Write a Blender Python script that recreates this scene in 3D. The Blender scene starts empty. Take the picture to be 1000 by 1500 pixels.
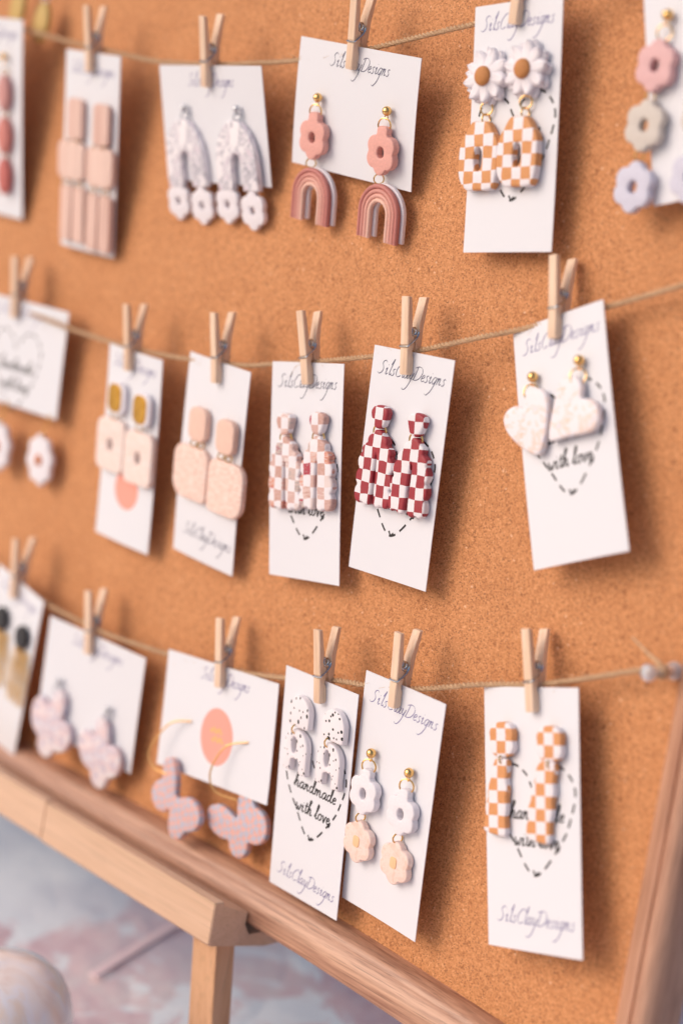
import bpy, bmesh, math, random
from mathutils import Matrix, Vector
random.seed(7)
R = math.radians
S = bpy.context.scene
COL = S.collection
MM = 0.001

# ------------------------------------------------------------------ frame of the leaning board
TH = R(9)                      # the board leans back on its easel
c_, s_ = math.cos(TH), math.sin(TH)
BOARD = Matrix(((1, 0, 0, 0), (0, s_, -c_, 0), (0, c_, s_, 0.12), (0, 0, 0, 1)))   # board axes (right, up the board, out of it) to world

# ------------------------------------------------------------------ camera
cam = bpy.data.cameras.new('camera'); camo = bpy.data.objects.new('camera', cam); COL.objects.link(camo)
rt = (0.68510869, 0.1755864, -0.70696216); dn = (0.223839, -0.97430376, -0.02506562); fw = (-0.69319708, -0.14107303, -0.70680706)
cm = Matrix(((rt[0], -dn[0], -fw[0], 0.5185236), (rt[1], -dn[1], -fw[1], 0.31420508), (rt[2], -dn[2], -fw[2], 0.60193764), (0, 0, 0, 1)))
camo.matrix_world = BOARD @ cm
cam.sensor_fit = 'VERTICAL'; cam.sensor_height = 36; cam.lens = 60.87
cam.clip_start = 0.01; cam.clip_end = 200
cam.dof.use_dof = True; cam.dof.focus_distance = 0.806; cam.dof.aperture_fstop = 2.9; cam.dof.aperture_blades = 9
S.camera = camo

# ------------------------------------------------------------------ sky, sun, exposure
W = bpy.data.worlds.new('World'); S.world = W; W.use_nodes = True
sun_dir = Vector((-0.38, -0.75, 0.55)).normalized()
nt = W.node_tree; bg = nt.nodes['Background']
sky = nt.nodes.new('ShaderNodeTexSky'); sky.sky_type = 'NISHITA'; sky.sun_disc = False
sky.sun_elevation = math.asin(sun_dir.z); sky.sun_rotation = math.atan2(sun_dir.x, sun_dir.y)
sky.air_density = 1.0; sky.dust_density = 4.0; sky.ozone_density = 0.9
nt.links.new(sky.outputs[0], bg.inputs[0]); bg.inputs[1].default_value = 0.15
sun = bpy.data.lights.new('sun', 'SUN'); suno = bpy.data.objects.new('sun', sun); COL.objects.link(suno)
sun.energy = 0.85; sun.angle = R(42); sun.color = (1.0, 0.83, 0.80)
suno.rotation_euler = sun_dir.to_track_quat('Z', 'Y').to_euler()
S.view_settings.view_transform = 'Standard'; S.view_settings.look = 'None'
S.view_settings.exposure = -0.1; S.view_settings.gamma = 1

# ------------------------------------------------------------------ helpers: objects
def tag(o, label=None, cat=None, group=None, kind=None):
    if label: o['label'] = label
    if cat: o['category'] = cat
    if group: o['group'] = group
    if kind: o['kind'] = kind
    return o
def thing(name, label, cat, mat=Matrix(), group=None):
    o = bpy.data.objects.new(name, None); COL.objects.link(o); o.empty_display_size = 0.005
    o.matrix_world = mat
    return tag(o, label, cat, group)
def link(name, me, parent=None, mat=None, local=None, label=None):
    o = bpy.data.objects.new(name, me); COL.objects.link(o)
    if mat is not None and not me.materials: me.materials.append(mat)
    if parent is not None: o.parent = parent
    if local is not None:
        if parent is not None: o.matrix_local = local
        else: o.matrix_world = local
    if label: o['label'] = label
    return o
def T(x, y, z=0): return Matrix.Translation((x*MM, y*MM, z*MM))
def RZ(a): return Matrix.Rotation(R(a), 4, 'Z')
def RX(a): return Matrix.Rotation(R(a), 4, 'X')
def RY(a): return Matrix.Rotation(R(a), 4, 'Y')
def SC(x, y, z): return Matrix.Diagonal((x, y, z, 1))

# ------------------------------------------------------------------ helpers: meshes (all in millimetres)
class MB:
    def __init__(s): s.v = []; s.f = []
    def add(s, vs, fs):
        b = len(s.v); s.v += [tuple(v) for v in vs]; s.f += [tuple(i+b for i in f) for f in fs]
    def mesh(s, name, smooth=True, angle=40):
        me = bpy.data.meshes.new(name)
        me.from_pydata([(x*MM, y*MM, z*MM) for x, y, z in s.v], [], s.f); me.update()
        if smooth:
            me.polygons.foreach_set('use_smooth', [True]*len(me.polygons)); me.set_sharp_from_angle(angle=R(angle))
        return me
def fixnormals(me):
    bm = bmesh.new(); bm.from_mesh(me); bmesh.ops.recalc_face_normals(bm, faces=bm.faces); bm.to_mesh(me); bm.free(); return me
def spline(pts, n=8, closed=False):
    P = [Vector(p) for p in pts]; out = []; m = len(P)
    rng = m if closed else m-1
    for i in range(rng):
        g = (lambda k: P[k % m]) if closed else (lambda k: P[max(0, min(m-1, k))])
        a, b, c, d = g(i-1), g(i), g(i+1), g(i+2)
        for k in range(n):
            t = k/n
            out.append(0.5*((2*b)+(c-a)*t+(2*a-5*b+4*c-d)*t*t+(3*b-a-3*c+d)*t**3))
    if not closed: out.append(P[-1])
    return out
def tube(mb, pts, r, sides=8, closed=False, caps=True):
    P = [Vector(p) for p in pts]; n = len(P); rings = []
    rr = r if callable(r) else (lambda t: r)
    up = None
    for i in range(n):
        if closed: t = (P[(i+1) % n]-P[i-1])
        else: t = P[min(n-1, i+1)]-P[max(0, i-1)]
        t.normalize()
        if up is None:
            up = Vector((0, 0, 1)) if abs(t.z) < .9 else Vector((1, 0, 0))
        u = (up - t*up.dot(t))
        if u.length < 1e-5: u = t.orthogonal()
        u.normalize(); up = u; w = t.cross(u); rad = rr(i/(n-1))
        rings.append([P[i]+(u*math.cos(a)+w*math.sin(a))*rad for a in [2*math.pi*k/sides for k in range(sides)]])
    vs = [v for g in rings for v in g]; fs = []
    for i in range(n if closed else n-1):
        j = (i+1) % n
        for k in range(sides):
            l = (k+1) % sides; fs.append((i*sides+k, i*sides+l, j*sides+l, j*sides+k))
    if caps and not closed:
        fs.append(tuple(reversed(range(sides)))); fs.append(tuple((n-1)*sides+k for k in range(sides)))
    mb.add(vs, fs)
def lathe(mb, prof, n=24, axis='z', origin=(0, 0, 0)):
    vs = []; fs = []
    for r, h in prof:
        for k in range(n):
            a = 2*math.pi*k/n; x, y = r*math.cos(a), r*math.sin(a)
            p = (x, y, h) if axis == 'z' else ((x, h, y) if axis == 'y' else (h, x, y))
            vs.append((p[0]+origin[0], p[1]+origin[1], p[2]+origin[2]))
    for i in range(len(prof)-1):
        for k in range(n):
            l = (k+1) % n; fs.append((i*n+k, i*n+l, (i+1)*n+l, (i+1)*n+k))
    mb.add(vs, fs)
def sphere(mb, r, c=(0, 0, 0), sx=1, sy=1, sz=1, n=16):
    prof = [(max(1e-4, r*math.sin(math.pi*i/n)), -r*math.cos(math.pi*i/n)) for i in range(n+1)]
    b = len(mb.v); lathe(mb, prof, n)
    for i in range(b, len(mb.v)):
        x, y, z = mb.v[i]; mb.v[i] = (x*sx+c[0], y*sy+c[1], z*sz+c[2])
def prism(name, outline, holes=(), t=3.0, bev=0.7, z0=0.0, res=3):
    """a slab with the given outline (mm), holes cut through, rounded edges; back face at z0"""
    cu = bpy.data.curves.new(name, 'CURVE'); cu.dimensions = '2D'; cu.fill_mode = 'BOTH'
    bev = min(bev, t/2-0.02)
    cu.extrude = (t/2-bev)*MM; cu.bevel_depth = bev*MM; cu.bevel_resolution = res; cu.offset = -bev*MM
    for pts in [outline]+list(holes):
        sp = cu.splines.new('POLY'); sp.points.add(len(pts)-1); sp.use_cyclic_u = True
        for p, q in zip(sp.points, pts): p.co = (q[0]*MM, q[1]*MM, 0, 1)
    ob = bpy.data.objects.new(name, cu); me = bpy.data.meshes.new_from_object(ob)
    bpy.data.objects.remove(ob); bpy.data.curves.remove(cu)
    me.transform(Matrix.Translation((0, 0, (z0+t/2)*MM)))
    bm = bmesh.new(); bm.from_mesh(me); bmesh.ops.remove_doubles(bm, verts=bm.verts, dist=1e-6); bmesh.ops.recalc_face_normals(bm, faces=bm.faces); bm.to_mesh(me); bm.free()
    me.materials.clear(); me.polygons.foreach_set('use_smooth', [True]*len(me.polygons)); me.set_sharp_from_angle(angle=R(50)); me.name = name
    return me
def ell(w, h, n=32, c=(0, 0)): return [(c[0]+w/2*math.cos(2*math.pi*k/n), c[1]+h/2*math.sin(2*math.pi*k/n)) for k in range(n)]
def smooth_outline(pts, n=6): return [(p.x, p.y) for p in spline([(x, y, 0) for x, y in pts], n, True)]
def rrect(w, h, r, n=6, c=(0, 0)):
    out = []
    rs = r if isinstance(r, (tuple, list)) else (r,)*4
    for q, (sx, sy) in enumerate(((1, 1), (-1, 1), (-1, -1), (1, -1))):
        rr = rs[q]
        for k in range(n+1):
            a = math.pi/2*(q+k/n); out.append((c[0]+sx*(w/2-rr)+rr*math.cos(a), c[1]+sy*(h/2-rr)+rr*math.sin(a)))
    return out
def flower_outline(w, h, lobes=6, d=.12, n=132, phase=None):
    """round lobes side by side: the outer outline of a ring of overlapping circles"""
    ph = math.pi/2 if phase is None else phase; rl = .435 if lobes == 6 else .33; rad = []
    for k in range(n):
        a = 2*math.pi*k/n; best = 0
        for q in range(lobes):
            e = a-(ph+2*math.pi*q/lobes); dd = 1-rl; D = rl*rl-(dd*math.sin(e))**2
            if D > 0 and math.cos(e) > 0: best = max(best, dd*math.cos(e)+math.sqrt(D))
        rad.append(best)
    for _ in range(2): rad = [(rad[i-1]+2*rad[i]+rad[(i+1) % n])/4 for i in range(n)]
    return [(w/2*r*math.cos(2*math.pi*k/n), h/2*r*math.sin(2*math.pi*k/n)) for k, r in enumerate(rad)]

# ------------------------------------------------------------------ materials
def mat(name, col=(.8, .8, .8), rough=.5, metal=0, **kw):
    m = bpy.data.materials.new(name); m.use_nodes = True; b = m.node_tree.nodes['Principled BSDF']
    b.inputs['Base Color'].default_value = (*col, 1); b.inputs['Roughness'].default_value = rough; b.inputs['Metallic'].default_value = metal
    for k, v in kw.items(): b.inputs[k].default_value = v
    return m
class NG:
    def __init__(s, m):
        s.t = m.node_tree; s.b = s.t.nodes['Principled BSDF']; s.co = s.t.nodes.new('ShaderNodeTexCoord').outputs['Object']
    def n(s, typ, ins=None, **at):
        x = s.t.nodes.new(typ)
        for k, v in at.items(): setattr(x, k, v)
        for k, v in (ins or {}).items():
            if hasattr(v, 'links'): s.t.links.new(v, x.inputs[k])
            else: x.inputs[k].default_value = v
        return x
    def math(s, op, a, b=None, c=None):
        x = s.n('ShaderNodeMath', operation=op)
        for i, v in enumerate((a, b, c)):
            if v is None: continue
            if hasattr(v, 'links'): s.t.links.new(v, x.inputs[i])
            else: x.inputs[i].default_value = v
        return x.outputs[0]
    def scale(s, v, sc, loc=(0, 0, 0), rot=(0, 0, 0)):
        x = s.n('ShaderNodeMapping'); s.t.links.new(v, x.inputs[0]); x.inputs['Scale'].default_value = sc; x.inputs['Location'].default_value = loc; x.inputs['Rotation'].default_value = rot
        return x.outputs[0]
    def noise(s, v, sc, detail=3, rough=.5, out=0, dist=0):
        x = s.n('ShaderNodeTexNoise', {'Vector': v, 'Scale': sc, 'Detail': detail, 'Roughness': rough, 'Distortion': dist}); return x.outputs[out]
    def ramp(s, f, stops, interp='LINEAR'):
        x = s.n('ShaderNodeValToRGB', {0: f}); cr = x.color_ramp; cr.interpolation = interp
        while len(cr.elements) < len(stops): cr.elements.new(.5)
        for e, (p, c) in zip(cr.elements, stops): e.position = p; e.color = (*c, 1) if len(c) == 3 else c
        return x.outputs[0]
    def mix(s, f, a, b, mode='MIX'):
        x = s.n('ShaderNodeMix', data_type='RGBA', blend_type=mode)
        for i, v in ((0, f), (6, a), (7, b)):
            if hasattr(v, 'links'): s.t.links.new(v, x.inputs[i])
            else: x.inputs[i].default_value = v if i == 0 else (*v, 1)
        return x.outputs[2]
    def color(s, c): s.t.links.new(c, s.b.inputs['Base Color'])
    def rough(s, c): s.t.links.new(c, s.b.inputs['Roughness'])
    def bump(s, h, strength=.3, dist=.0005):
        x = s.n('ShaderNodeBump', {'Height': h, 'Strength': strength, 'Distance': dist}); s.t.links.new(x.outputs[0], s.b.inputs['Normal'])

def clay(name, col, var=.06, rough=.55, grain=900, bump=.12):
    m = mat(name, col, rough); g = NG(m)
    f = g.noise(g.co, grain, 4)
    lo = tuple(c*(1-var) for c in col); hi = tuple(min(1, c*(1+var)) for c in col)
    g.color(g.ramp(f, [(.3, lo), (.7, hi)])); g.bump(g.noise(g.co, 350, 3), bump, .0006)
    return m
def checker(name, a, b, size, loc=(0, 0), wob=.12, rot=0, cells=None, aspect=1.0):
    m = mat(name, a, .5); g = NG(m)
    v = g.scale(g.co, (1/(size*MM), 1/(size*MM*aspect), 1), (loc[0], loc[1], 0), (0, 0, R(rot)))
    w = g.n('ShaderNodeTexNoise', {'Vector': g.co, 'Scale': 170.0, 'Detail': 1.0})
    d = g.n('ShaderNodeVectorMath', {0: w.outputs['Color'], 1: (.5, .5, .5)}, operation='SUBTRACT').outputs[0]
    d = g.n('ShaderNodeVectorMath', {0: d, 'Scale': wob*2}, operation='SCALE').outputs[0]
    v = g.n('ShaderNodeVectorMath', {0: v, 1: d}, operation='ADD').outputs[0]
    fl = g.n('ShaderNodeVectorMath', {0: v}, operation='FLOOR').outputs[0]
    sx = g.n('ShaderNodeSeparateXYZ', {0: fl})
    k = g.math('MODULO', g.math('ADD', g.math('ADD', sx.outputs[0], sx.outputs[1]), 100.0), 2.0)
    k = g.math('GREATER_THAN', k, .5)
    fine = g.noise(g.co, 1200, 3)
    ca = g.ramp(fine, [(.3, tuple(c*.94 for c in a)), (.7, a)])
    if cells:
        wn = g.n('ShaderNodeTexWhiteNoise', {'Vector': fl}, noise_dimensions='2D').outputs['Value']
        st = g.noise(g.scale(g.co, (300, 1500, 300)), 1, 3)
        wn2 = g.math('ADD', wn, g.math('MULTIPLY', g.math('SUBTRACT', st, .5), .5))
        cb = g.ramp(wn2, cells, 'CONSTANT')
    else: cb = g.ramp(fine, [(.3, tuple(c*.9 for c in b)), (.7, tuple(min(1, c*1.06) for c in b))])
    g.color(g.mix(k, ca, cb)); g.bump(g.noise(g.co, 380, 3), .15, .0006)
    return m
def marble(name, stops, scale=120, dist=2.5, stretch=(1, 1, 1), rough=.45):
    m = mat(name, stops[0][1], rough); g = NG(m)
    f = g.noise(g.scale(g.co, stretch), scale, 4, .55, 0, dist)
    g.color(g.ramp(f, stops)); g.bump(g.noise(g.co, 380, 3), .12, .0006)
    return m
def wood(name, dark, light, axis=0, fine=1.0, rough=.5, loc=(0, 0, 0), pores=.82):
    m = mat(name, light, rough); g = NG(m)
    st = [520.0*fine]*3; st[axis] = 22.0*fine
    rnd = g.n('ShaderNodeObjectInfo').outputs['Random']
    off = g.n('ShaderNodeVectorMath', {0: rnd, 1: (3.1, 2.3, 1.7)}, operation='MULTIPLY').outputs[0]
    g.co = g.n('ShaderNodeVectorMath', {0: g.co, 1: off}, operation='ADD').outputs[0]
    v = g.scale(g.co, tuple(st), loc)
    st2 = [95.0*fine]*3; st2[axis] = 4.0*fine
    v2 = g.scale(g.co, tuple(st2), loc)
    f = g.noise(v, 1, 5, .65); f2 = g.noise(v2, 1, 3, .5, 0, .6)
    s = g.math('ADD', g.math('MULTIPLY', f, .55), g.math('MULTIPLY', f2, .45))
    mid = tuple((a+b)/2 for a, b in zip(dark, light))
    pst = [1500.0*fine]*3; pst[axis] = 28.0*fine
    pore = g.ramp(g.noise(g.scale(g.co, tuple(pst)), 1, 2, .5), [(.33, (pores, pores, pores)), (.42, (1, 1, 1))])
    g.color(g.mix(1.0, g.ramp(s, [(.36, dark), (.47, mid), (.58, light)]), pore, 'MULTIPLY')); g.bump(f, .25, .0003)
    return m

M = {}
M['card'] = mat('card_paper', (.745, .75, .795), .6); _g = NG(M['card']); _g.bump(_g.noise(_g.co, 1500, 3), .05, .0002)
M['ink_blue'] = mat('ink_blue', (.20, .18, .36), .6); M['ink_navy'] = mat('ink_navy', (.10, .10, .17), .6)
M['ink_black'] = mat('ink_black', (.02, .015, .018), .6)
M['gold'] = mat('gold', (.83, .52, .20), .22, 1)
M['gold_chain'] = mat('gold_chain', (.84, .60, .30), .45, .45)
M['gold_satin'] = mat('gold_satin', (.70, .42, .17), .42, 1)
M['silver'] = mat('silver', (.62, .63, .66), .28, 1)
M['steel'] = mat('steel', (.55, .57, .61), .25, 1)
M['pin'] = wood('pin_wood', (.72, .49, .33), (.84, .63, .47), 1, 1.3, .55)
M['pine'] = wood('pine_wood', (.61, .39, .255), (.68, .45, .31), 0, .8, .5)
M['pine_leg'] = wood('pine_leg_wood', (.55, .29, .15), (.68, .40, .23), 1, .8, .5)
M['oak_x'] = wood('frame_wood_along', (.29, .135, .085), (.60, .345, .23), 0, 1.1, .42, (0, 0, 0), .58)
M['oak_y'] = wood('frame_wood_up', (.36, .175, .11), (.60, .35, .24), 1, 1.1, .42, (0, 0, 0), .6)
M['twine'] = mat('twine', (.58, .38, .22), .8); _g = NG(M['twine']); _g.color(_g.ramp(_g.noise(_g.co, 1600, 3), [(.3, (.42, .25, .13)), (.7, (.70, .48, .30))]))

def cork_material():
    m = mat('cork', (.5, .22, .1), .75); g = NG(m)
    vor = g.n('ShaderNodeTexVoronoi', {'Vector': g.co, 'Scale': 1180.0}, feature='F1')
    cell = g.n('ShaderNodeSeparateColor', {0: vor.outputs['Color']}).outputs[0]
    v2 = g.n('ShaderNodeTexVoronoi', {'Vector': g.co, 'Scale': 1900.0}, feature='F1')
    cell2 = g.n('ShaderNodeSeparateColor', {0: v2.outputs['Color']}).outputs[1]
    f = g.noise(g.co, 2700, 3, .6); big = g.noise(g.co, 35, 3)
    s = g.math('ADD', g.math('MULTIPLY', cell, .45), g.math('ADD', g.math('MULTIPLY', cell2, .25), g.math('MULTIPLY', f, .3)))
    s = g.math('ADD', s, g.math('MULTIPLY', g.math('SUBTRACT', big, .5), .2))
    v3 = g.n('ShaderNodeTexVoronoi', {'Vector': g.co, 'Scale': 260.0}, feature='F1')
    c3 = g.n('ShaderNodeSeparateColor', {0: v3.outputs['Color']}).outputs[2]
    chip = g.math('MULTIPLY', g.math('GREATER_THAN', c3, .93), g.math('LESS_THAN', v3.outputs['Distance'], g.math('MULTIPLY', f, .62)))
    s = g.math('SUBTRACT', s, g.math('MULTIPLY', chip, .17))
    c = g.ramp(s, [(.14, (.34, .125, .044)), (.28, (.49, .20, .074)), (.5, (.59, .256, .10)), (.72, (.68, .315, .133)), (.86, (.78, .41, .20))])
    dk = g.math('GREATER_THAN', cell2, .93)
    c = g.mix(g.math('MULTIPLY', dk, .65), c, (.14, .045, .018))
    lt = g.math('GREATER_THAN', cell, .998)
    c = g.mix(g.math('MULTIPLY', lt, .7), c, (.78, .50, .32))
    g.color(c)
    h = g.math('SUBTRACT', s, g.math('MULTIPLY', dk, .5))
    g.bump(h, .4, .0006)
    return m
M['cork'] = cork_material()

# ------------------------------------------------------------------ setting: table top
def table_material():
    m = mat('table_film', (.5, .36, .37), .24, .12); g = NG(m)
    f = g.noise(g.co, 15, 5, .62, 0, .9); f2 = g.noise(g.co, 4.5, 3, .5, 0, .5); fine = g.noise(g.co, 90, 3)
    base = g.ramp(g.math('ADD', g.math('MULTIPLY', f2, .7), g.math('MULTIPLY', fine, .3)), [(.35, (.66, .38, .39)), (.5, (.82, .59, .59)), (.65, (.84, .72, .69))])
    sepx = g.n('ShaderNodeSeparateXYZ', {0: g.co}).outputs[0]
    far = g.n('ShaderNodeMapRange', {'Value': sepx, 'From Min': -.27, 'From Max': -.40, 'To Min': 0.0, 'To Max': .34}).outputs[0]  # whitens the colour leftwards, imitating bright sunlit ground
    glare = g.ramp(g.math('ADD', f, far), [(.53, (0, 0, 0)), (.585, (1, 1, 1))])
    c = g.mix(glare, base, (.95, .96, .95))  # white patches are sky glare painted into the base colour
    bl = g.ramp(g.noise(g.scale(g.co, (1, 1, 1), (3, 1, 0)), 7, 2), [(.55, (0, 0, 0)), (.7, (.6, .6, .6))])
    c = g.mix(bl, c, (.56, .54, .62))
    fold = g.n('ShaderNodeTexVoronoi', {'Vector': g.n('ShaderNodeVectorMath', {0: g.co, 1: g.n('ShaderNodeVectorMath', {0: g.n('ShaderNodeTexNoise', {'Vector': g.co, 'Scale': 14.0}).outputs['Color'], 'Scale': .06}, operation='SCALE').outputs[0]}, operation='ADD').outputs[0], 'Scale': 22.0}, feature='DISTANCE_TO_EDGE').outputs['Distance']
    g.color(c); g.bump(g.math('ADD', g.math('MULTIPLY', g.noise(g.co, 34, 4), .8), g.math('MINIMUM', fold, .25)), .55, .004)
    return m
mb = MB(); nx = 150
xs = [-2200+ (3400)*i/nx for i in range(nx+1)]; ys = [-900+2600*i/nx for i in range(nx+1)]
from mathutils import noise as mn
for y in ys:
    for x in xs:
        z = 2.2*mn.noise(Vector((x*.012, y*.012, 1)))+1.2*mn.noise(Vector((x*.03, y*.03, 5)))
        mb.v.append((x, y, z-1.5))
for j in range(nx):
    for i in range(nx):
        a = j*(nx+1)+i; mb.f.append((a, a+1, a+nx+2, a+nx+1))
tt = link('tabletop', mb.mesh('tabletop'), None, table_material()); tag(tt, 'mottled mauve glossy tabletop with painted white glare, under the easel', None, None, 'structure')
# ground far below
mb = MB(); mb.add([(-60000, -60000, -760), (60000, -60000, -760), (60000, 60000, -760), (-60000, 60000, -760)], [(0, 1, 2, 3)])
gm = mat('ground', (.32, .27, .24), .8); _g = NG(gm); _g.color(_g.ramp(_g.noise(_g.co, 3, 5), [(.3, (.26, .21, .19)), (.7, (.4, .35, .31))]))
tag(link('ground', mb.mesh('ground', False), None, gm), None, None, None, 'structure')

# ------------------------------------------------------------------ corkboard
board = thing('corkboard', 'large framed cork pin board leaning on a wooden easel', 'corkboard', BOARD)
mb = MB()
L_, R_, B_, T_ = -620, 158, -8, 575
mb.add([(L_, B_, 0), (R_, B_, 0), (R_, T_, 0), (L_, T_, 0), (L_, B_, -8), (R_, B_, -8), (R_, T_, -8), (L_, T_, -8)],
       [(0, 1, 2, 3), (7, 6, 5, 4), (4, 5, 1, 0), (5, 6, 2, 1), (6, 7, 3, 2), (7, 4, 0, 3)])
link('cork_panel', mb.mesh('cork_panel', False), board, M['cork'])
RAILP = [(0, .3), (-.2, 3), (-.8, 6), (-2.2, 9.5), (-3.6, 11.2), (-4.4, 11.2), (-5.0, 11.9), (-7.5, 14), (-11, 15.4), (-14.5, 15.9), (-18, 15.4), (-20.6, 14.4), (-21.6, 13.2), (-21.8, -9), (0, -9), (0, -1)]
STILEP = [(0, .3), (.6, 2), (3, 4.6), (7, 7.8), (11, 10.6), (12.4, 11.0), (13.0, 9.6), (13.6, 9.6), (14.2, 11.6), (16, 13.6), (18.5, 14), (21, 12.6), (23.2, 9), (24, 4), (24, -9), (0, -9), (0, -1)]
def sweep(name, path, prof, across, m, parent):
    mb = MB(); n = len(prof)
    for (x, y) in path:
        for (a, z) in prof: mb.v.append((x, y+a, z) if across == 'y' else (x+a, y, z))
    for i in range(len(path)-1):
        for k in range(n):
            l = (k+1) % n; mb.f.append((i*n+k, i*n+l, (i+1)*n+l, (i+1)*n+k))
    mb.f.append(tuple(range(n))); mb.f.append(tuple((len(path)-1)*n+k for k in reversed(range(n))))
    return link(name, fixnormals(mb.mesh(name, True, 60)), parent, m)
bow = [(-640, -9), (-520, -5), (-400, -1.6), (-296, .2), (-225, 1.4), (-155, 2.2), (-80, 2.5), (-28, 1.6), (28, -.6), (83, -3.6), (120, -6), (141.2, -8)]
bow = [(p.x, p.y) for p in spline([(x, y, 0) for x, y in bow], 4)]
sweep('frame_rail', bow, RAILP, 'y', M['oak_x'], board)
sweep('frame_rail', [(L_-20, T_), (128, T_)], [(-a, z) for a, z in RAILP], 'y', M['oak_x'], board)
sweep('frame_stile', [(142.0, -30), (140.8, 24.6), (137.2, 170), (129, 600)], STILEP, 'x', M['oak_y'], board)
sweep('frame_stile', [(L_, -30), (L_, 600)], [(-a, z) for a, z in STILEP], 'x', M['oak_y'], board)

# ------------------------------------------------------------------ easel
easel = thing('easel', 'pale wooden easel whose ledge and leg carry the cork board', 'easel', BOARD)
# ledge section seen at its end: (y, z)
LEDGE = [(-3.3, 40), (-3.0, 35.0), (-5.4, 33.4), (-6.2, 31), (-11.0, 16.6), (-18.2, 16.6), (-24.0, 13), (-24.0, -12), (-31.5, -12), (-32.0, 1), (-26.2, 38.5), (-24.8, 40)]
def bar_x(name, x0, x1, prof, m, parent, dy=0):
    mb = MB(); n = len(prof)
    e = .7
    for x, k in ((x0, e), (x0+e, 0), (x1-e, 0), (x1, e)):
        cy = sum(p[0] for p in prof)/n; cz = sum(p[1] for p in prof)/n
        for (y, z) in prof:
            d = math.hypot(y-cy, z-cz); mb.v.append((x, y+dy-(y-cy)/d*k, z-(z-cz)/d*k))
    for i in range(3):
        for k in range(n):
            l = (k+1) % n; mb.f.append((i*n+k, i*n+l, (i+1)*n+l, (i+1)*n+k))
    mb.f.append(tuple(range(n))); mb.f.append(tuple(3*n+k for k in reversed(range(n))))
    return link(name, fixnormals(mb.mesh(name, True, 30)), parent, m)
bar_x('ledge', -216, -70, LEDGE, M['pine'], easel, -.6)
bar_x('ledge', -560, -216.4, LEDGE, M['pine'], easel, 0)
def box(mb, x0, x1, y0, y1, z0, z1):
    mb.add([(x0, y0, z0), (x1, y0, z0), (x1, y1, z0), (x0, y1, z0), (x0, y0, z1), (x1, y0, z1), (x1, y1, z1), (x0, y1, z1)],
           [(3, 2, 1, 0), (4, 5, 6, 7), (0, 1, 5, 4), (1, 2, 6, 5), (2, 3, 7, 6), (3, 0, 4, 7)])
def bevel(me, w=.6, seg=2):
    bm = bmesh.new(); bm.from_mesh(me); bmesh.ops.bevel(bm, geom=bm.edges[:], offset=w*MM, segments=seg, affect='EDGES', profile=.6); bm.to_mesh(me); bm.free(); return me
def post(x0, x1, z0, z1, ytop, ybot):
    mb = MB(); k = math.tan(TH)*(ytop-ybot)
    mb.add([(x0, ytop, z0), (x1, ytop, z0), (x1, ytop, z1), (x0, ytop, z1), (x0-1.5, ybot, z0-k), (x1-1.5, ybot, z0-k), (x1-1.5, ybot, z1-k), (x0-1.5, ybot, z1-k)],
           [(0, 1, 2, 3), (7, 6, 5, 4), (4, 5, 1, 0), (5, 6, 2, 1), (6, 7, 3, 2), (7, 4, 0, 3)])
    return link('leg', bevel(fixnormals(mb.mesh('leg', False)), .8), easel, M['pine_leg'])
post(-93.5, -75, 17, 29.5, -29.5, -117)
post(-470, -451, 17, 29.5, -29.5, -117)

# ------------------------------------------------------------------ cards
CARD = {   # centre x, y, z; turn, tip, yaw (deg); width, height (mm) in the board's frame
'A0': (-401.0, 362.6, 15.2, -1.5, 11.0, -1.2, 52.2, 115.9),
'A1': (-304.4, 348.7, 14.7, -2.3, 10.2, 0.5, 51.6, 110.9),
'A2': (-200.6, 371.9, 14.4, 2.4, 16.6, -1.5, 86.2, 60.5),
'A3': (-97.3, 384.9, 14.4, -5.0, 12.7, 0.8, 84.0, 61.5),
'A4': (3.9, 384.8, 14.4, 7.2, 4.0, -0.9, 50.7, 108.8),
'A5': (95.4, 418.6, 14.5, 14.8, 3.0, -0.6, 52.2, 110.0),
'B0': (-346.5, 227.2, 14.5, -1.0, 4.0, 4.7, 85.9, 62.9),
'B1': (-227.5, 193.7, 14.3, -1.2, 6.8, -2.5, 51.0, 107.6),
'B2': (-158.2, 199.8, 14.4, -2.3, 7.7, -2.6, 52.4, 107.8),
'B3': (-87.0, 210.4, 14.3, 8.0, 4.6, -0.7, 50.9, 107.0),
'B4': (-25.6, 225.8, 14.3, 1.0, 4.0, 0.3, 50.9, 107.2),
'B5': (66.5, 258.3, 14.4, 22.7, -2.5, -4.7, 53.3, 106.8),
'C0': (-309.3, 42.4, 14.9, -10.3, 5.0, -1.0, 52.2, 115.9),
'C1': (-226.4, 54.0, 14.5, -2.1, 3.7, 6.4, 79.3, 67.0),
'C2': (-118.9, 70.3, 14.5, 4.5, 1.1, 1.1, 85.6, 62.0),
'C3': (-42.8, 61.2, 15.4, 1.4, 5.8, -2.6, 52.2, 113.3),
'C4': (8.6, 73.0, 15.4, 0.3, 5.3, -3.4, 53.1, 114.5),
'C5': (87.8, 94.9, 14.6, 16.5, -1.5, -3.5, 54.2, 112.8),
}
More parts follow.
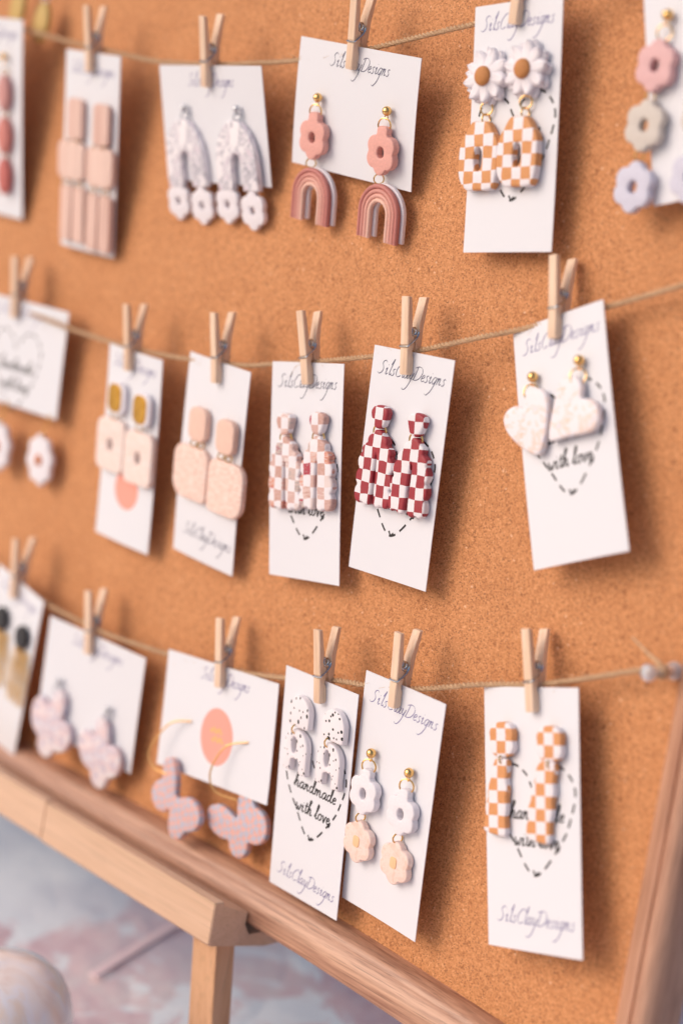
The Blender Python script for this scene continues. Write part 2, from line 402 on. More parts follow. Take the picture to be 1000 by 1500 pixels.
CL = {
'A0': ('tall white card with three pinkish red oval beads, cut by the left frame edge above', 1),
'A1': ('slim white card carrying peach slab earrings with long fringe bars', 1),
'A2': ('wide white card with marbled arch earrings and little white flowers', 1),
'A3': ('square white card with the pink flower and rainbow earrings', 1),
'A4': ('tall white card with the daisy and orange checked earrings', 1),
'A5': ('tilted white card with the three coloured flower drops, cut by the right edge', 1),
'B0': ('wide white card with blurred handwriting above a hanging daisy disc, at the left edge', 1),
'B1': ('tall white card with gold topped slab earrings and a coral sticker', 1),
'B2': ('tall white card with plain peach two piece earrings and lettering at its foot', 1),
'B3': ('tall white card with the pale multicolour checked scalloped earrings', 1),
'B4': ('tall white card with the dark red and white checked scalloped earrings', 1),
'B5': ('strongly tilted white card with white marbled heart earrings', 1),
'C0': ('white card with black discs and gold chain fringes at the lower left edge', 1),
'C1': ('wide white card with the pale marbled butterfly earrings', 1),
'C2': ('wide white card with an orange oval sticker and gold hoops', 1),
'C3': ('tall white card with the whole handmade heart print and black speckled earrings', 1),
'C4': ('tall white card with white and peach flower drop earrings', 1),
'C5': ('tall white card with orange checked strip earrings near the right frame', 1),
}
CM = {}
BEND = {}
for k, (x, y, z, a, p, q, w, h) in CARD.items():
    CM[k] = BOARD @ T(x, y, z) @ RZ(a) @ RX(p) @ RY(q)
    BEND[k] = (random.uniform(-.8, .8), random.uniform(-.9, .9), random.uniform(-.5, .5))
def bend(k, u, v):
    w, h = CARD[k][6:]; a, b, c = BEND[k]; s, t = u/w*2-1, v/h*2-1
    return a*(s*s-.5)+b*(t*t-.5)+c*s*t
def on(k, u, v, z=0):
    """matrix of a spot u right, v down (mm) from the card's upper left corner"""
    w, h = CARD[k][6:]; return CM[k] @ T(u-w/2, h/2-v, z)
def make_card(k):
    w, h = CARD[k][6:]; root = thing('earring_card', CL[k][0], 'earring card', CM[k], 'white earring cards clipped to the twine')
    mb = MB(); nu, nv, t = 12, 18, .42
    for side in (0, 1):
        for j in range(nv+1):
            for i in range(nu+1):
                u, v = w*i/nu, h*j/nv; mb.v.append((u-w/2, h/2-v, bend(k, u, v)-(t if side else 0)))
    st = nu+1; off = st*(nv+1)
    for j in range(nv):
        for i in range(nu):
            a = j*st+i; mb.f.append((a, a+st, a+st+1, a+1)); mb.f.append((a+off, a+off+1, a+off+st+1, a+off+st))
    rim = [i for i in range(nu)]+[j*st+nu for j in range(nv)]+[nv*st+i for i in range(nu, 0, -1)]+[j*st for j in range(nv, 0, -1)]
    for a, b in zip(rim, rim[1:]+rim[:1]): mb.f.append((a, b, b+off, a+off))
    link('card', mb.mesh('card', True, 30), root, M['card'])
    return root
CARDOBJ = {k: make_card(k) for k in CARD}

# ------------------------------------------------------------------ handwriting
G = {
'S': (1.18, [[(1.1, 1.75), (.85, 2.0), (.5, 1.85), (.42, 1.5), (.65, 1.1), (.8, .7), (.65, .2), (.25, -.02), (-.1, .2)]]),
'i': (.68, [[(.1, .7), (.3, 1.0), (.28, .6), (.24, .2), (.36, .02), (.6, .25)], [(.32, 1.5), (.40, 1.4)]]),
'l': (.5, [[(.16, 1.5), (.42, 2.3), (.44, 2.2), (.24, .5), (.32, .02), (.55, .25)]]),
's': (.72, [[(.66, .88), (.5, 1.0), (.3, .85), (.38, .6), (.55, .35), (.45, .05), (.22, -.02), (.08, .14)]]),
'C': (1.2, [[(1.35, 1.6), (1.1, 1.95), (.6, 1.8), (.2, 1.1), (.25, .3), (.65, 0), (1.1, .25)]]),
'a': (.85, [[(.65, .95), (.35, 1.0), (.08, .6), (.12, .1), (.35, .05), (.6, .5), (.68, .95), (.6, .3), (.7, .03), (.9, .2)]]),
'y': (.8, [[(.05, .95), (.2, .95), (.2, .3), (.4, .05), (.65, .5), (.75, 1.0), (.6, .2), (.4, -.8), (.05, -1.5), (-.35, -1.6), (-.5, -1.4)]]),
'D': (1.45, [[(.38, 1.9), (.3, 1.0), (.15, 0)], [(-.05, 1.75), (.5, 2.0), (1.1, 1.85), (1.4, 1.2), (1.15, .4), (.6, .02), (.0, .06)]]),
'e': (.62, [[(.12, .45), (.5, .65), (.45, .97), (.2, .85), (.08, .4), (.25, .02), (.6, .2)]]),
'g': (.8, [[(.65, .95), (.35, 1.0), (.08, .6), (.12, .1), (.35, .05), (.6, .5), (.7, .98), (.5, -.3), (.2, -1.2), (-.25, -1.7), (-.6, -1.55)]]),
'n': (.85, [[(.05, .8), (.2, 1.0), (.15, .5), (.1, 0)], [(.12, .4), (.4, .95), (.55, .9), (.5, .3), (.6, .03), (.8, .2)]]),
'h': (.95, [[(0, .1), (.35, 1.5), (.55, 2.1), (.4, 2.3), (.25, 1.8), (.2, 0)], [(.2, .4), (.45, 1.0), (.65, .8), (.6, .1), (.8, .05), (.95, .25)]]),
'd': (.95, [[(.65, .9), (.3, 1.0), (.08, .55), (.2, .05), (.5, .25), (.72, 1.0), (.85, 2.0), (.75, 2.2), (.65, 1.8), (.62, .3), (.75, .02), (.95, .2)]]),
'm': (1.3, [[(.05, .8), (.2, 1.0), (.15, .5), (.1, 0)], [(.12, .4), (.35, .95), (.5, .85), (.47, 0)], [(.48, .4), (.75, .98), (.92, .85), (.9, .2), (1.05, .03), (1.25, .2)]]),
'w': (1.1, [[(.0, .9), (.15, .95), (.15, .2), (.35, .05), (.55, .6), (.55, .2), (.75, .05), (.95, .6), (.95, 1.0), (1.1, .85)]]),
't': (.55, [[(.32, 1.7), (.2, .4), (.3, .03), (.55, .2)], [(0, 1.1), (.6, 1.22)]]),
'L': (.6, [[(0, .2), (.4, 1.4), (.52, 2.1), (.36, 2.2), (.25, 1.5), (.25, .2), (.4, .02), (.62, .2)]]),
'o': (.8, [[(.4, 1.0), (.12, .75), (.12, .2), (.4, .02), (.65, .4), (.55, .95), (.35, .98), (.8, .85)]]),
'v': (.78, [[(0, .95), (.15, .9), (.3, .05), (.38, .05), (.6, .95), (.8, .85)]]),
',': (.3, [[(.12, .15), (.12, 0), (-.02, -.4)]]),
' ': (.55, []),
}
def ribbon(mb, k, pts, nib, thin):
    """flat pen stroke lying on card k"""
    ang = R(42); nx_, ny_ = math.cos(ang)*nib/2, math.sin(ang)*nib/2
    P = [Vector((x, y, 0)) for x, y in pts]; L = []; n = len(P)
    for i in range(n):
        t = P[min(n-1, i+1)]-P[max(0, i-1)]
        if t.length < 1e-6: t = Vector((1, 0, 0))
        t.normalize(); px, py = -t.y, t.x
        d = abs(px*nx_+py*ny_)+thin/2
        L.append((P[i].x+px*d, P[i].y+py*d)); L.append((P[i].x-px*d, P[i].y-py*d))
    b = len(mb.v)
    for (u, v) in L: mb.v.append((u, v, bend(k, u, v)+.06))
    for i in range(n-1): mb.f.append((b+2*i, b+2*i+1, b+2*i+3, b+2*i+2))
def put(mb, k):
    w, h = CARD[k][6:]; mb.v = [(u-w/2, h/2-v, z) for u, v, z in mb.v]; return mb
def write(mb, k, text, u, v, sx, sy, slant, nib, thin, rise=0.0):
    x = u
    for ch in text:
        adv, strokes = G[ch]
        for st in strokes:
            pts = spline([(a, b, 0) for a, b in st], 5)
            ribbon(mb, k, [(x+p.x*sx+p.y*sy*slant, v-p.y*sy-rise*(x-u)) for p in pts], nib, thin)
        x += adv*sx
def signature(k, u0, u1, v, sy=3.25):
    mb = MB(); tot = sum(G[c][0] for c in 'SilsClayDesigns')
    write(mb, k, 'SilsClayDesigns', u0, v, (u1-u0)/tot, sy, .3, .30, .16)
    link('lettering', put(mb, k).mesh('lettering', False), CARDOBJ[k], M['ink_navy' if k in ('A3', 'B4', 'B3', 'B2') else 'ink_blue'])
def heart_print(k, du=0, dv=0, scl=1.0):
    pts = [(27, 44.5), (22.5, 38), (15, 34.2), (8.5, 38), (5.4, 47), (8.4, 58), (15.6, 68.4), (27.2, 81.2), (42, 66.4), (47.6, 55), (49.9, 44.5), (46, 37), (39, 33.8), (32, 37.5)]
    sp = spline([((x-27.5)*scl+27.5+du, y+dv, 0) for x, y in pts], 14, True); mb = MB(); acc = 0; cur = []; on_ = True
    sp.append(sp[0])
    for a, b in zip(sp, sp[1:]):
        acc += (b-a).length
        if on_: cur.append((b.x, b.y))
        if acc > (3.5 if on_ else 2.4):
            if on_ and len(cur) > 1: ribbon(mb, k, cur, 0, 1.0)
            cur = [(b.x, b.y)]; on_ = not on_; acc = 0
    tip = [(25.9+du, 79.0+dv), (27.2+du, 81.0+dv), (28.9+du, 79.6+dv)]; ribbon(mb, k, tip, 0, 1.0)
    link('heart_print', put(mb, k).mesh('heart_print', False), CARDOBJ[k], M['ink_black'])
    mb = MB()
    write(mb, k, 'handmade', 12.4+du, 57.6+dv, 4.25*scl, 3.35, .18, .36, .46)
    write(mb, k, 'with', 14.8+du, 69.0+dv, 3.75*scl, 3.35, .18, .36, .46)
    write(mb, k, 'Love,', 29.2+du, 69.0+dv, 3.95*scl, 3.35, .18, .36, .46)
    link('handwriting', put(mb, k).mesh('handwriting', False), CARDOBJ[k], M['ink_black'])
def sticker(k, u, v, w, h, col, scribble=None):
    mb = MB(); n = 40; P = ell(w, h, n, (u, v))
    mb.v.append((u, v, bend(k, u, v)+.09)); 
    for p in P: mb.v.append((p[0], p[1], bend(k, *p)+.09))
    for i in range(n): mb.f.append((0, 1+(i+1) % n, 1+i))
    o = link('sticker', put(mb, k).mesh('sticker', False), CARDOBJ[k], mat('sticker_coral', col, .5))
    if scribble:
        mb = MB()
        for (uu, vv) in scribble:
            ribbon(mb, k, [(p.x, p.y) for p in spline([(uu+i*1.1, vv+math.sin(i*1.9)*1.3, 0) for i in range(9)], 4)], 0, .95)
        me = put(mb, k).mesh('sticker_lettering', False)
        for v_ in me.vertices: v_.co.z += .00006
        link('sticker_lettering', me, o, mat('sticker_gold_print', (.90, .50, .13), .4))
for k, (a, b, v) in {'A1': (5, 47, 12), 'A2': (25, 63, 10.5), 'A3': (23, 64, 11), 'A4': (4, 46, 11.2), 'B0': (22, 66, 9), 'B1': (5, 46, 10.5), 'B3': (4.3, 46, 12.4), 'B4': (4.0, 46.5, 12.6),
                     'B5': (5, 50, 12.5), 'C1': (20, 62, 10), 'C2': (27, 64, 9.5), 'C4': (4.5, 49.5, 13.6), 'C0': (6, 47, 11), 'A0': (6, 47, 11), 'A5': (6, 47, 11)}.items(): signature(k, a, b, v)
for k, (a, b, v) in {'B2': (8.5, 49.5, 96), 'C3': (5.2, 48.5, 105.5), 'C5': (6, 50, 101.5)}.items(): signature(k, a, b, v)
heart_print('A4', -1, 5); heart_print('B0', 16, -16); heart_print('B3', -1.5, 5.5); heart_print('B4', -2.6, 5.5); heart_print('B5', -.5, -3); heart_print('C3'); heart_print('C5', 2, -.8)
sticker('B1', 27, 77, 22, 22, (.88, .36, .28))
sticker('C2', 43.4, 37.2, 24.5, 30, (.88, .36, .29), [(38.5, 34), (40, 38.5)])

# ------------------------------------------------------------------ clothespins
def leg_profile(sg, flare=0.0):
    pr = [(4.1, -10.6), (4.45, -9.6), (4.55, 1.5), (4.15, 1.9), (4.15, 2.9), (4.6, 3.3), (4.9, 12), (5.4, 25.2), (3.5, 25.2), (1.9, 12.4), (2.2, 10.9), (2.35, 9.2), (2.1, 7.6), (.45, 6.6), (.4, 2.5), (1.4, .6), (1.4, -1.4), (.3, -3), (.3, -9.4), (1.0, -10.6)]
    return [(sg*(z+(flare*((y-8)/17.2)**1.15 if y > 8 else 0)), y) for z, y in pr]
def pin_leg_mesh(sg, zo, flare=0.0):
    pr = leg_profile(sg, flare); w = 4.7; mb = MB(); n = len(pr); e = .45
    cy, cz = 5, sg*2.6
    for x, k in ((-w/2, e), (-w/2+e, 0), (w/2-e, 0), (w/2, e)):
        for i, (z, y) in enumerate(pr):
            zz = z-(k*.7*sg if z*sg > 3.3 else 0); yy = y-(k*.6 if y > 24 else (-k*.6 if y < -10 else 0)); mb.v.append((x, yy, zz+zo))
    for i in range(3):
        for k in range(n):
            l = (k+1) % n; mb.f.append((i*n+k, i*n+l, (i+1)*n+l, (i+1)*n+k))
    mb.f.append(tuple(range(n))); mb.f.append(tuple(3*n+k for k in reversed(range(n))))
    return fixnormals(mb.mesh('pin_leg', True, 32))
PF = pin_leg_mesh(1, 0.0); PB = pin_leg_mesh(-1, -.35, 3.0)
def pin_spring_mesh():
    mb = MB(); pts = []
    # from the front groove down the right side, through the coil, to the rear groove
    pts += [(-2.7, 2.4, 3.6), (-2.5, 2.4, 4.6), (-1.2, 2.4, 4.75), (1.2, 2.4, 4.75), (2.4, 2.5, 4.6), (2.85, 3.0, 3.9), (2.95, 4.4, 1.6), (2.95, 6.4, -.9), (2.9, 8.2, -2.0)]
    n = 44
    for i in range(n+1):
        t = i/n; a = -math.pi+t*2*math.pi*3.25
        pts.append((2.8-5.6*t, 9.2+1.95*math.sin(a+math.pi*.0), -.15+1.95*math.cos(a)))
    pts += [(-2.9, 6.4, .6), (-2.95, 4.4, -1.9), (-2.85, 3.0, -4.2), (-2.4, 2.5, -4.9), (0, 2.4, -5.05), (2.5, 2.4, -4.9)]
    tube(mb, spline(pts, 3), .42, 7)
    return mb.mesh('spring')
PS = pin_spring_mesh()
PINS = {'A1': (27.1, 3.9), 'A2': (45, -7.4), 'A3': (40.4, -2), 'A4': (27.3, -6.7), 'B0': (40, 4.8), 'B1': (23.5, 6.3), 'B2': (27.1, 7.4), 'B3': (26.5, 6.3), 'B4': (23, 5.6), 'B5': (28.6, -10),
        'C0': (23, 9.7), 'C1': (36, 7.6), 'C2': (43.8, 4.5), 'C3': (27.4, 5.5), 'C4': (22.7, .3), 'C5': (30.6, 1.5)}
PL = {'A1': 'clothespin gripping the slim card of peach fringe earrings', 'A2': 'clothespin gripping the card of marbled arch earrings', 'A3': 'clothespin above the pink rainbow earrings, cut by the top edge',
      'A4': 'clothespin above the daisy earrings, mostly cut by the top edge', 'B0': 'clothespin on the handwritten card at the left edge', 'B1': 'clothespin gripping the card with gold topped earrings',
      'B2': 'clothespin gripping the card of plain peach two piece earrings', 'B3': 'clothespin gripping the card of pale multicolour checked earrings', 'B4': 'sharp clothespin gripping the card of dark red checked earrings',
      'B5': 'clothespin gripping the strongly tilted heart earring card', 'C0': 'clothespin gripping the card with black discs and gold chains', 'C1': 'clothespin gripping the card of pale butterfly earrings',
      'C2': 'clothespin gripping the card with the orange oval sticker', 'C3': 'clothespin gripping the card of black speckled earrings', 'C4': 'clothespin gripping the card of white and peach flowers', 'C5': 'clothespin gripping the card of orange checked strips'}
for k, (u, a) in PINS.items():
    r = thing('clothespin', 'small wooden '+PL[k], 'clothespin', on(k, u, 0, bend(k, u, 0)) @ RZ(a), 'small wooden clothespins on the twine')
    link('pin_leg', PF, r, M['pin']); link('pin_leg', PB, r, M['pin']); link('spring', PS, r, M['steel'])

# ------------------------------------------------------------------ twine
ROWS = [
 ('upper length of jute twine sagging across the top of the board', [(-520, 440, 19), (-450, 425, 20), (-405.8, 417.6, 21.0), (-381.6, 415.1, 21.5), (-345.9, 410.9, 22.0), (-304, 406.5, 22.6), (-277.8, 404.3, 22.4), (-246.0, 402.0, 22.0), (-200, 402.8, 22), (-175.3, 404.3, 22.0), (-140, 407.6, 20.8), (-97, 414, 20.2), (-48.8, 425.0, 18.0), (-28.3, 429.4, 17.6), (3, 438, 17.2), (40, 449, 15.5), (100, 470, 13)]),
 ('middle length of jute twine sagging behind the second row of cards', [(-460, 262, 14), (-400, 257, 15.5), (-346, 253.3, 16.4), (-292.9, 250.0, 18.0), (-254.5, 248.7, 19.6), (-219.1, 248.7, 20.0), (-180.8, 250.8, 20.8), (-140.2, 254.6, 20.5), (-124, 257.9, 18.9), (-86.6, 265.9, 18.0), (-53.1, 273.8, 17.5), (-27.0, 280.6, 17.2), (8.6, 292.5, 16.5), (26.0, 298.9, 12.6), (74.3, 317.1, 11.8), (109.6, 331.0, 11.8), (150, 347, 11)]),
 ('lower length of jute twine knotted to the clear push pin at right', [(-420, 116, 14), (-340, 101, 16.5), (-300, 96, 18.2), (-275.8, 93.2, 18.6), (-267.9, 92.4, 18.6), (-225, 91.6, 18.4), (-211.8, 91.8, 18.4), (-165.3, 94.8, 16.0), (-118, 100.5, 14.4), (-94.5, 104.7, 15.0), (-70.0, 110.5, 17.6), (-39.7, 118.8, 19.6), (-20.6, 122.4, 19.8), (0.6, 127.0, 19.8), (19.0, 132.6, 19.0), (39.7, 140.4, 17.5), (50.2, 143.9, 14.6), (81.0, 153.9, 13.0), (126.8, 173.8, 13.2), (133, 176.4, 12.6)]),
]
for lab, ctl in ROWS:
    root = thing('twine', lab, 'twine', BOARD, 'lengths of jute twine across the board')
    cl = spline([(x, y-.3, max(9.5, z-(2.9 if y > 380 else 2.2))) for x, y, z in ctl], 60); rs = []; acc = [0]
    for a, b in zip(cl, cl[1:]): acc.append(acc[-1]+(b-a).length)
    step = .75; n = int(acc[-1]/step); P = []; j = 0
    for i in range(n+1):
        d = i*step
        while j < len(acc)-2 and acc[j+1] < d: j += 1
        f = (d-acc[j])/max(1e-6, acc[j+1]-acc[j]); P.append(cl[j].lerp(cl[j+1], f))
    for sidx in range(2):
        mb = MB(); path = []
        for i, p in enumerate(P):
            t = (P[min(n, i+1)]-P[max(0, i-1)]).normalized(); u = Vector((0, 0, 1)); w = t.cross(u); a = i*step/4.6*2*math.pi+sidx*math.pi
            q = .66*(1+.12*mn.noise(Vector((i*.11, sidx*9, 0))))
            path.append(p+(u*math.cos(a)+w*math.sin(a))*q)
        tube(mb, path, lambda t, s=sidx: .76+.14*mn.noise(Vector((t*260, s*7, 3))), 6)
        link('strand', mb.mesh('strand'), root, M['twine'])
    mb = MB()
    for q in range(1300):
        i = random.randrange(4, n-4); p = P[i]; t = (P[i+1]-P[i-1]).normalized()
        d = Vector((random.gauss(0, 1), random.gauss(0, 1), random.gauss(0, .8))).normalized()
        ln = random.choice((2, 2.5, 3, 4, 6))*random.uniform(.6, 1.2); cv = Vector((random.gauss(0, 1), random.gauss(0, 1), random.gauss(0, 1)))*.35
        pts = []
        for s in range(5):
            f = s/4; pts.append(p+d*(.7+ln*f*.45)+t*(ln*f*random.choice((-1, 1))*.0+ln*f*.8*(1 if q % 2 else -1))+cv*f*f*ln)
        tube(mb, pts, .075, 3, caps=False)
    link('fuzz', mb.mesh('fuzz', False), root, M['twine'])['kind'] = 'stuff'

# ------------------------------------------------------------------ push pin
pp = thing('push_pin', 'clear plastic push pin holding the knotted end of the lower twine', 'push pin', BOARD @ T(134.8, 174.6, 0) @ SC(.72, .72, 1))
M['clear'] = mat('clear_plastic', (.62, .60, .63), .18, 0, **{'Transmission Weight': .6})
mb = MB(); lathe(mb, [(.1, 22.5), (4.4, 22.3), (5.0, 21.6), (5.0, 20.4), (4.2, 19.6), (2.6, 17), (2.3, 13), (2.6, 8), (3.2, 5), (5.4, 4.0), (5.7, 3.2), (5.6, 2.0), (4.6, 1.4), (.1, 1.3)], 24)
link('pin_body', mb.mesh('pin_body', True, 50), pp, M['clear'])
mb = MB(); tube(mb, [(0, 0, 2), (0, 0, -6)], .5, 8); link('needle', mb.mesh('needle'), pp, M['steel'])
kn = thing('knot', 'frayed knot of twine round the clear push pin with a short tail', 'knot', BOARD @ T(134.8, 174.6, 0))
mb = MB()
for q in range(3): tube(mb, [(2.4*math.cos(a), 2.4*math.sin(a), 10.4+1.4*q+.3*math.sin(a)) for a in [2*math.pi*i/20 for i in range(20)]], .8, 7, True)
link('loop', mb.mesh('loop'), kn, M['twine'])
mb = MB(); tube(mb, spline([(-1, 3, 12), (-7, 4.5, 11), (-12, 6.5, 10.5), (-18, 9.5, 11)], 6), lambda t: .95-.5*t, 7); link('tail', mb.mesh('tail'), kn, M['twine'])

# ------------------------------------------------------------------ earring building blocks (local axes: x right, y up, z out of the card)
def ring(parent, x, y, z, rad, wire=.42, turn=70, name='jump_ring', m='gold', open_=0.0):
    mb = MB(); n = 22
    pts = [(rad*math.cos(2*math.pi*i/n), rad*math.sin(2*math.pi*i/n), 0) for i in range(n)]
    tube(mb, pts, wire, 7, True)
    return link(name, mb.mesh(name), parent, M[m], T(x, y, z) @ RY(turn))
def ball_stud(parent, x, y, r=2.2, m='gold'):
    mb = MB(); sphere(mb, r, (0, 0, 2.8)); tube(mb, [(0, 0, 2), (0, 0, -3)], .4, 6)
    n = 12; tube(mb, [(1.0*math.cos(2*math.pi*i/n), -r-.6+1.0*math.sin(2*math.pi*i/n), 2.8) for i in range(n)], .3, 5, True)
    return link('stud', mb.mesh('stud'), parent, M[m], T(x, y, 0))
FL = {}
def flower_mesh(w, h, hole=(4.2, 5.4), t=4.0, tab=True):
    key = (w, h, hole, t)
    if key not in FL:
        o = flower_outline(w, h); FL[key] = prism('flower', o, [ell(hole[0], hole[1], 20)] if hole else [], t, .9)
    return FL[key].copy()
def slab(parent, name, outline, m, loc, holes=(), t=3.2, bev=.8, rz=0, z=.3, label=None):
    return link(name, prism(name, outline, holes, t, bev), parent, m, T(loc[0], loc[1], z) @ RZ(rz), label)
EG = 'clay earrings hung on the cards'
def earring(k, u, v, label, rot=0, z=0.15): return thing('earring', label, 'earring', on(k, u, v, z+bend(k, u, v)) @ RZ(rot), EG)

# --- A0: three pinkish oval beads (only the right earring is in the picture)
e = earring('A0', 36.8, 21.6, 'three pinkish red oval beads in a row, at the upper left edge')
ball_stud(e, 0, 0)
for i, (dy, w, h, c) in enumerate(((-21, 13, 21, (.62, .30, .28)), (-46, 14, 22, (.62, .22, .19)), (-70, 13, 22, (.58, .16, .14)))):
    slab(e, 'bead', ell(w, h, 36), clay('clay_bead', tuple(q*.95 for q in c)), (1.2, dy), t=5, bev=2.2, label=['pale pink bead', None, 'deep red bead'][i])
    ring(e, 1, dy+12.3, 2.5, 1.9)

# --- A1: peach slabs with fringe bars
pe = wood('clay_peach_ribbed', (.64, .40, .335), (.80, .565, .485), 1, .6, .55); pe2 = wood('clay_peach_striped', (.70, .47, .40), (.82, .60, .52), 1, .5, .55)
for side, u, v in (('left', 15.5, 26, ), ('right', 40.3, 26.8)):
    e = earring('A1', u, v, f'peach slab earring with ribbed bars, {side} one of the slim card pair')
    slab(e, 'top_piece', rrect(14.6, 23, 3.5), pe, (0, -11.5), t=3.4)
    slab(e, 'middle_piece', rrect(24.6, 22, 5), pe2, (-3 if side == 'left' else -.4, -34.8), t=3.2)
    for q in (-1, 1):
        slab(e, 'fringe_bar', rrect(10.6, 31.5, 2.0), pe, ((-.4 if side == 'left' else 0)+q*6.0, -65.0-(1 if side == 'right' else 0)), t=3.2)
        ring(e, (-.4 if side == 'left' else 0)+q*6, -48, 2.6, 1.8)
    for q in (-1, 1): ring(e, q*4, -23.6, 2.4, 1.7)

# --- A2: marbled arches with small flowers
mg = marble('clay_marble_grey', [(.38, (.88, .84, .87)), (.46, (.86, .82, .86)), (.51, (.40, .39, .45)), (.55, (.82, .78, .83)), (.64, (.66, .56, .64)), (.7, (.88, .84, .87))], 62, 2.2)
fw_ = clay('clay_white', (.80, .76, .80), .03)
def arch_outline(w, h, leg, n=18, k=1.0):
    r = w/2; pts = [(-r, -h)]
    pts += [(-r*math.cos(math.pi*i/n), -r*k+r*k*math.sin(math.pi*i/n)) for i in range(n+1)]
    pts += [(r, -h), (r-leg, -h)]; q = r-leg
    pts += [(q*math.cos(math.pi*i/n), -r*k+q*1.15*k*math.sin(math.pi*i/n)) for i in range(n+1)]
    pts += [(-r+leg, -h)]
    return pts
for side, u, v in (('left', 23.2, 21.4), ('right', 67.4, 21.1)):
    e = earring('A2', u, v, f'marbled white arch earring with two little flowers, {side} one of its pair', rot=3 if side == 'left' else 1)
    ball_stud(e, 0, 0, 1.9, 'silver'); ring(e, 0, -4.2, 2.6, 2.0, m='silver')
    slab(e, 'arch', arch_outline(33, 36, 12.4, 18, 1.45), mg, (-3, -5.6), t=3.8, bev=1.0)
    for q, dy in ((-1, -49.2), (1, -51.6)):
        slab(e, 'flower_charm', flower_outline(19.4, 20.5, 6, .16), fw_, (-3.6+q*10.2, dy), [ell(3.6, 4.6, 16)], t=3.4)
        ring(e, -3+q*9.8, -40.2, 2.2, 1.6, m='silver')

# --- A3: pink flowers with rainbows
M['pinkclay'] = clay('clay_pink', (.76, .385, .33)); 
bands = [(.52, .195, .17), (.62, .28, .235), (.71, .375, .31), (.77, .48, .39)]
for side, u, v in (('left', 19.4, 26.8), ('right', 67.8, 26.1)):
    e = earring('A3', u, v, f'pink flower earring with a terracotta rainbow below, {side} one of its pair')
    ball_stud(e, 0, 0, 2.3); ring(e, -.6, -6.8, 3.0, 3.5, .38, 12)
    link('flower', flower_mesh(19.5, 21.5, (4.4, 5.4), 4.2), e, M['pinkclay'], T(-.3, -19.4, .8)); slab(e, 'tab', rrect(7, 5, 2), M['pinkclay'], (-.3, -9.6), t=3.8, z=1.0)
    ring(e, -1.2, -32, 3.2, 2.4, .36, 55)
    x0, yt = 1.7, -34.4
    slab(e, 'backing', arch_outline(28.6, 26.6, 9.8), fw_, (x0+.6, yt+.9), t=2.4, bev=.6, z=.2)
    R0 = 13.6; bw = 2.12
    for i, c in enumerate(bands):
        rr = R0-bw*(i+.5); P = [(-rr, -26.2, 0)]+[(-rr, -26.2+(26.2-R0)*f, 0) for f in (.33, .66)]
        P += [(-rr*math.cos(math.pi*j/26), -R0+rr*math.sin(math.pi*j/26)*1.04, 0) for j in range(27)]
        P += [(rr, -26.2+(26.2-R0)*f, 0) for f in (.66, .33)]+[(rr, -26.2, 0)]
        mb = MB(); tube(mb, P, bw/2*1.16, 10); me = mb.mesh('rainbow_band')
        link('rainbow_band', me, e, clay('clay_band', c), T(x0, yt, 4.1) @ SC(1, 1, 1.25))

# --- A4: daisies and orange checked arches
ochre = clay('clay_ochre', (.52, .22, .07), .18, .7, 2500, .8)
chk_o = checker('clay_check_orange', (.82, .77, .80), (.66, .29, .105), 5.4, (.4, .15), .1)
def petal_mesh():
    mb = MB(); n = 10; rows = []
    for i in range(n+1):
        t = i/n; y = 3.4+9.4*t; w = 3.3*math.sin(math.pi*min(1, .18+.82*t))**.55*(1 if t < 1 else .05)+.12
        for s in (-1, -.6, -.25, 0, .25, .6, 1):
            zz = 1.5*(1-abs(s)**2.2)+.3 - .75*math.exp(-(s/.22)**2)*(.3+.7*t) + .9*t*t + 2.6*(1-t)**2
            rows.append((s*w, y, zz))
    mb.v = rows; m_ = 7
    for i in range(n):
        for k in range(m_-1): a = i*m_+k; mb.f.append((a, a+1, a+m_+1, a+m_))
    b = len(mb.v)
    mb.v += [(x, y, -.5+.5*(y-3.4)/9.4) for x, y, z in rows]
    for i in range(n):
        for k in range(m_-1): a = b+i*m_+k; mb.f.append((a, a+m_, a+m_+1, a+1))
    for i in range(n):
        a = i*m_; mb.f.append((a, a+m_, b+a+m_, b+a)); a = i*m_+m_-1; mb.f.append((a, b+a, b+a+m_, a+m_))
    for k in range(m_-1): a = n*m_+k; mb.f.append((a, a+1, b+a+1, b+a)); mb.f.append((k, b+k, b+k+1, k+1))
    return fixnormals(mb.mesh('petal', True, 60))
PET = petal_mesh()
for side, u, v, ax, ay, ph in (('left', 12.0, 31.9, -2.4, -35.0, 4), ('right', 34.9, 30.6, -2.6, -35.4, 17)):
    e = earring('A4', u, v, f'white daisy earring with an orange checked ring drop, {side} one of its pair', rot=0)
    for ly, (n, z, s, tilt) in enumerate(((10, .7, 1.0, 2), (9, 2.2, .97, 7))):
        for i in range(n):
            a = 360*i/n+ph+ly*16+random.uniform(-3, 3)
            link('petal', PET, e, fw_, T(0, 0, z) @ RZ(a) @ RX(tilt+random.uniform(-3, 3)) @ SC(s, s*random.uniform(.96, 1.04), 1))
    mb = MB(); sphere(mb, 4.4, (0, 0, 0), 1, 1, .55, 20); link('flower_centre', mb.mesh('flower_centre'), e, ochre, T(0, 0, 6.6))
    ring(e, 1.0+ax*.5, -13.8, 2.6, 2.8, .42, 25); ring(e, 1.0+ax*.5, -18.4, 2.6, 2.3, .42, 80)
    o = smooth_outline([(-4.6, 15.3), (0, 15.6), (4.8, 15.2), (8.4, 10.5), (11.2, 6.5), (11.6, 0), (11.2, -7), (9.4, -13.6), (5, -14.8), (0, -14.6), (-6, -14.6), (-10.2, -10.5), (-11.6, -5), (-11.4, 2), (-10.6, 7), (-8, 10.6)], 4)
    slab(e, 'checked_ring', o, chk_o, (ax, ay), [ell(4.6, 10.6, 22, (0, -1.0))], t=4.6, bev=1.1, z=.3)

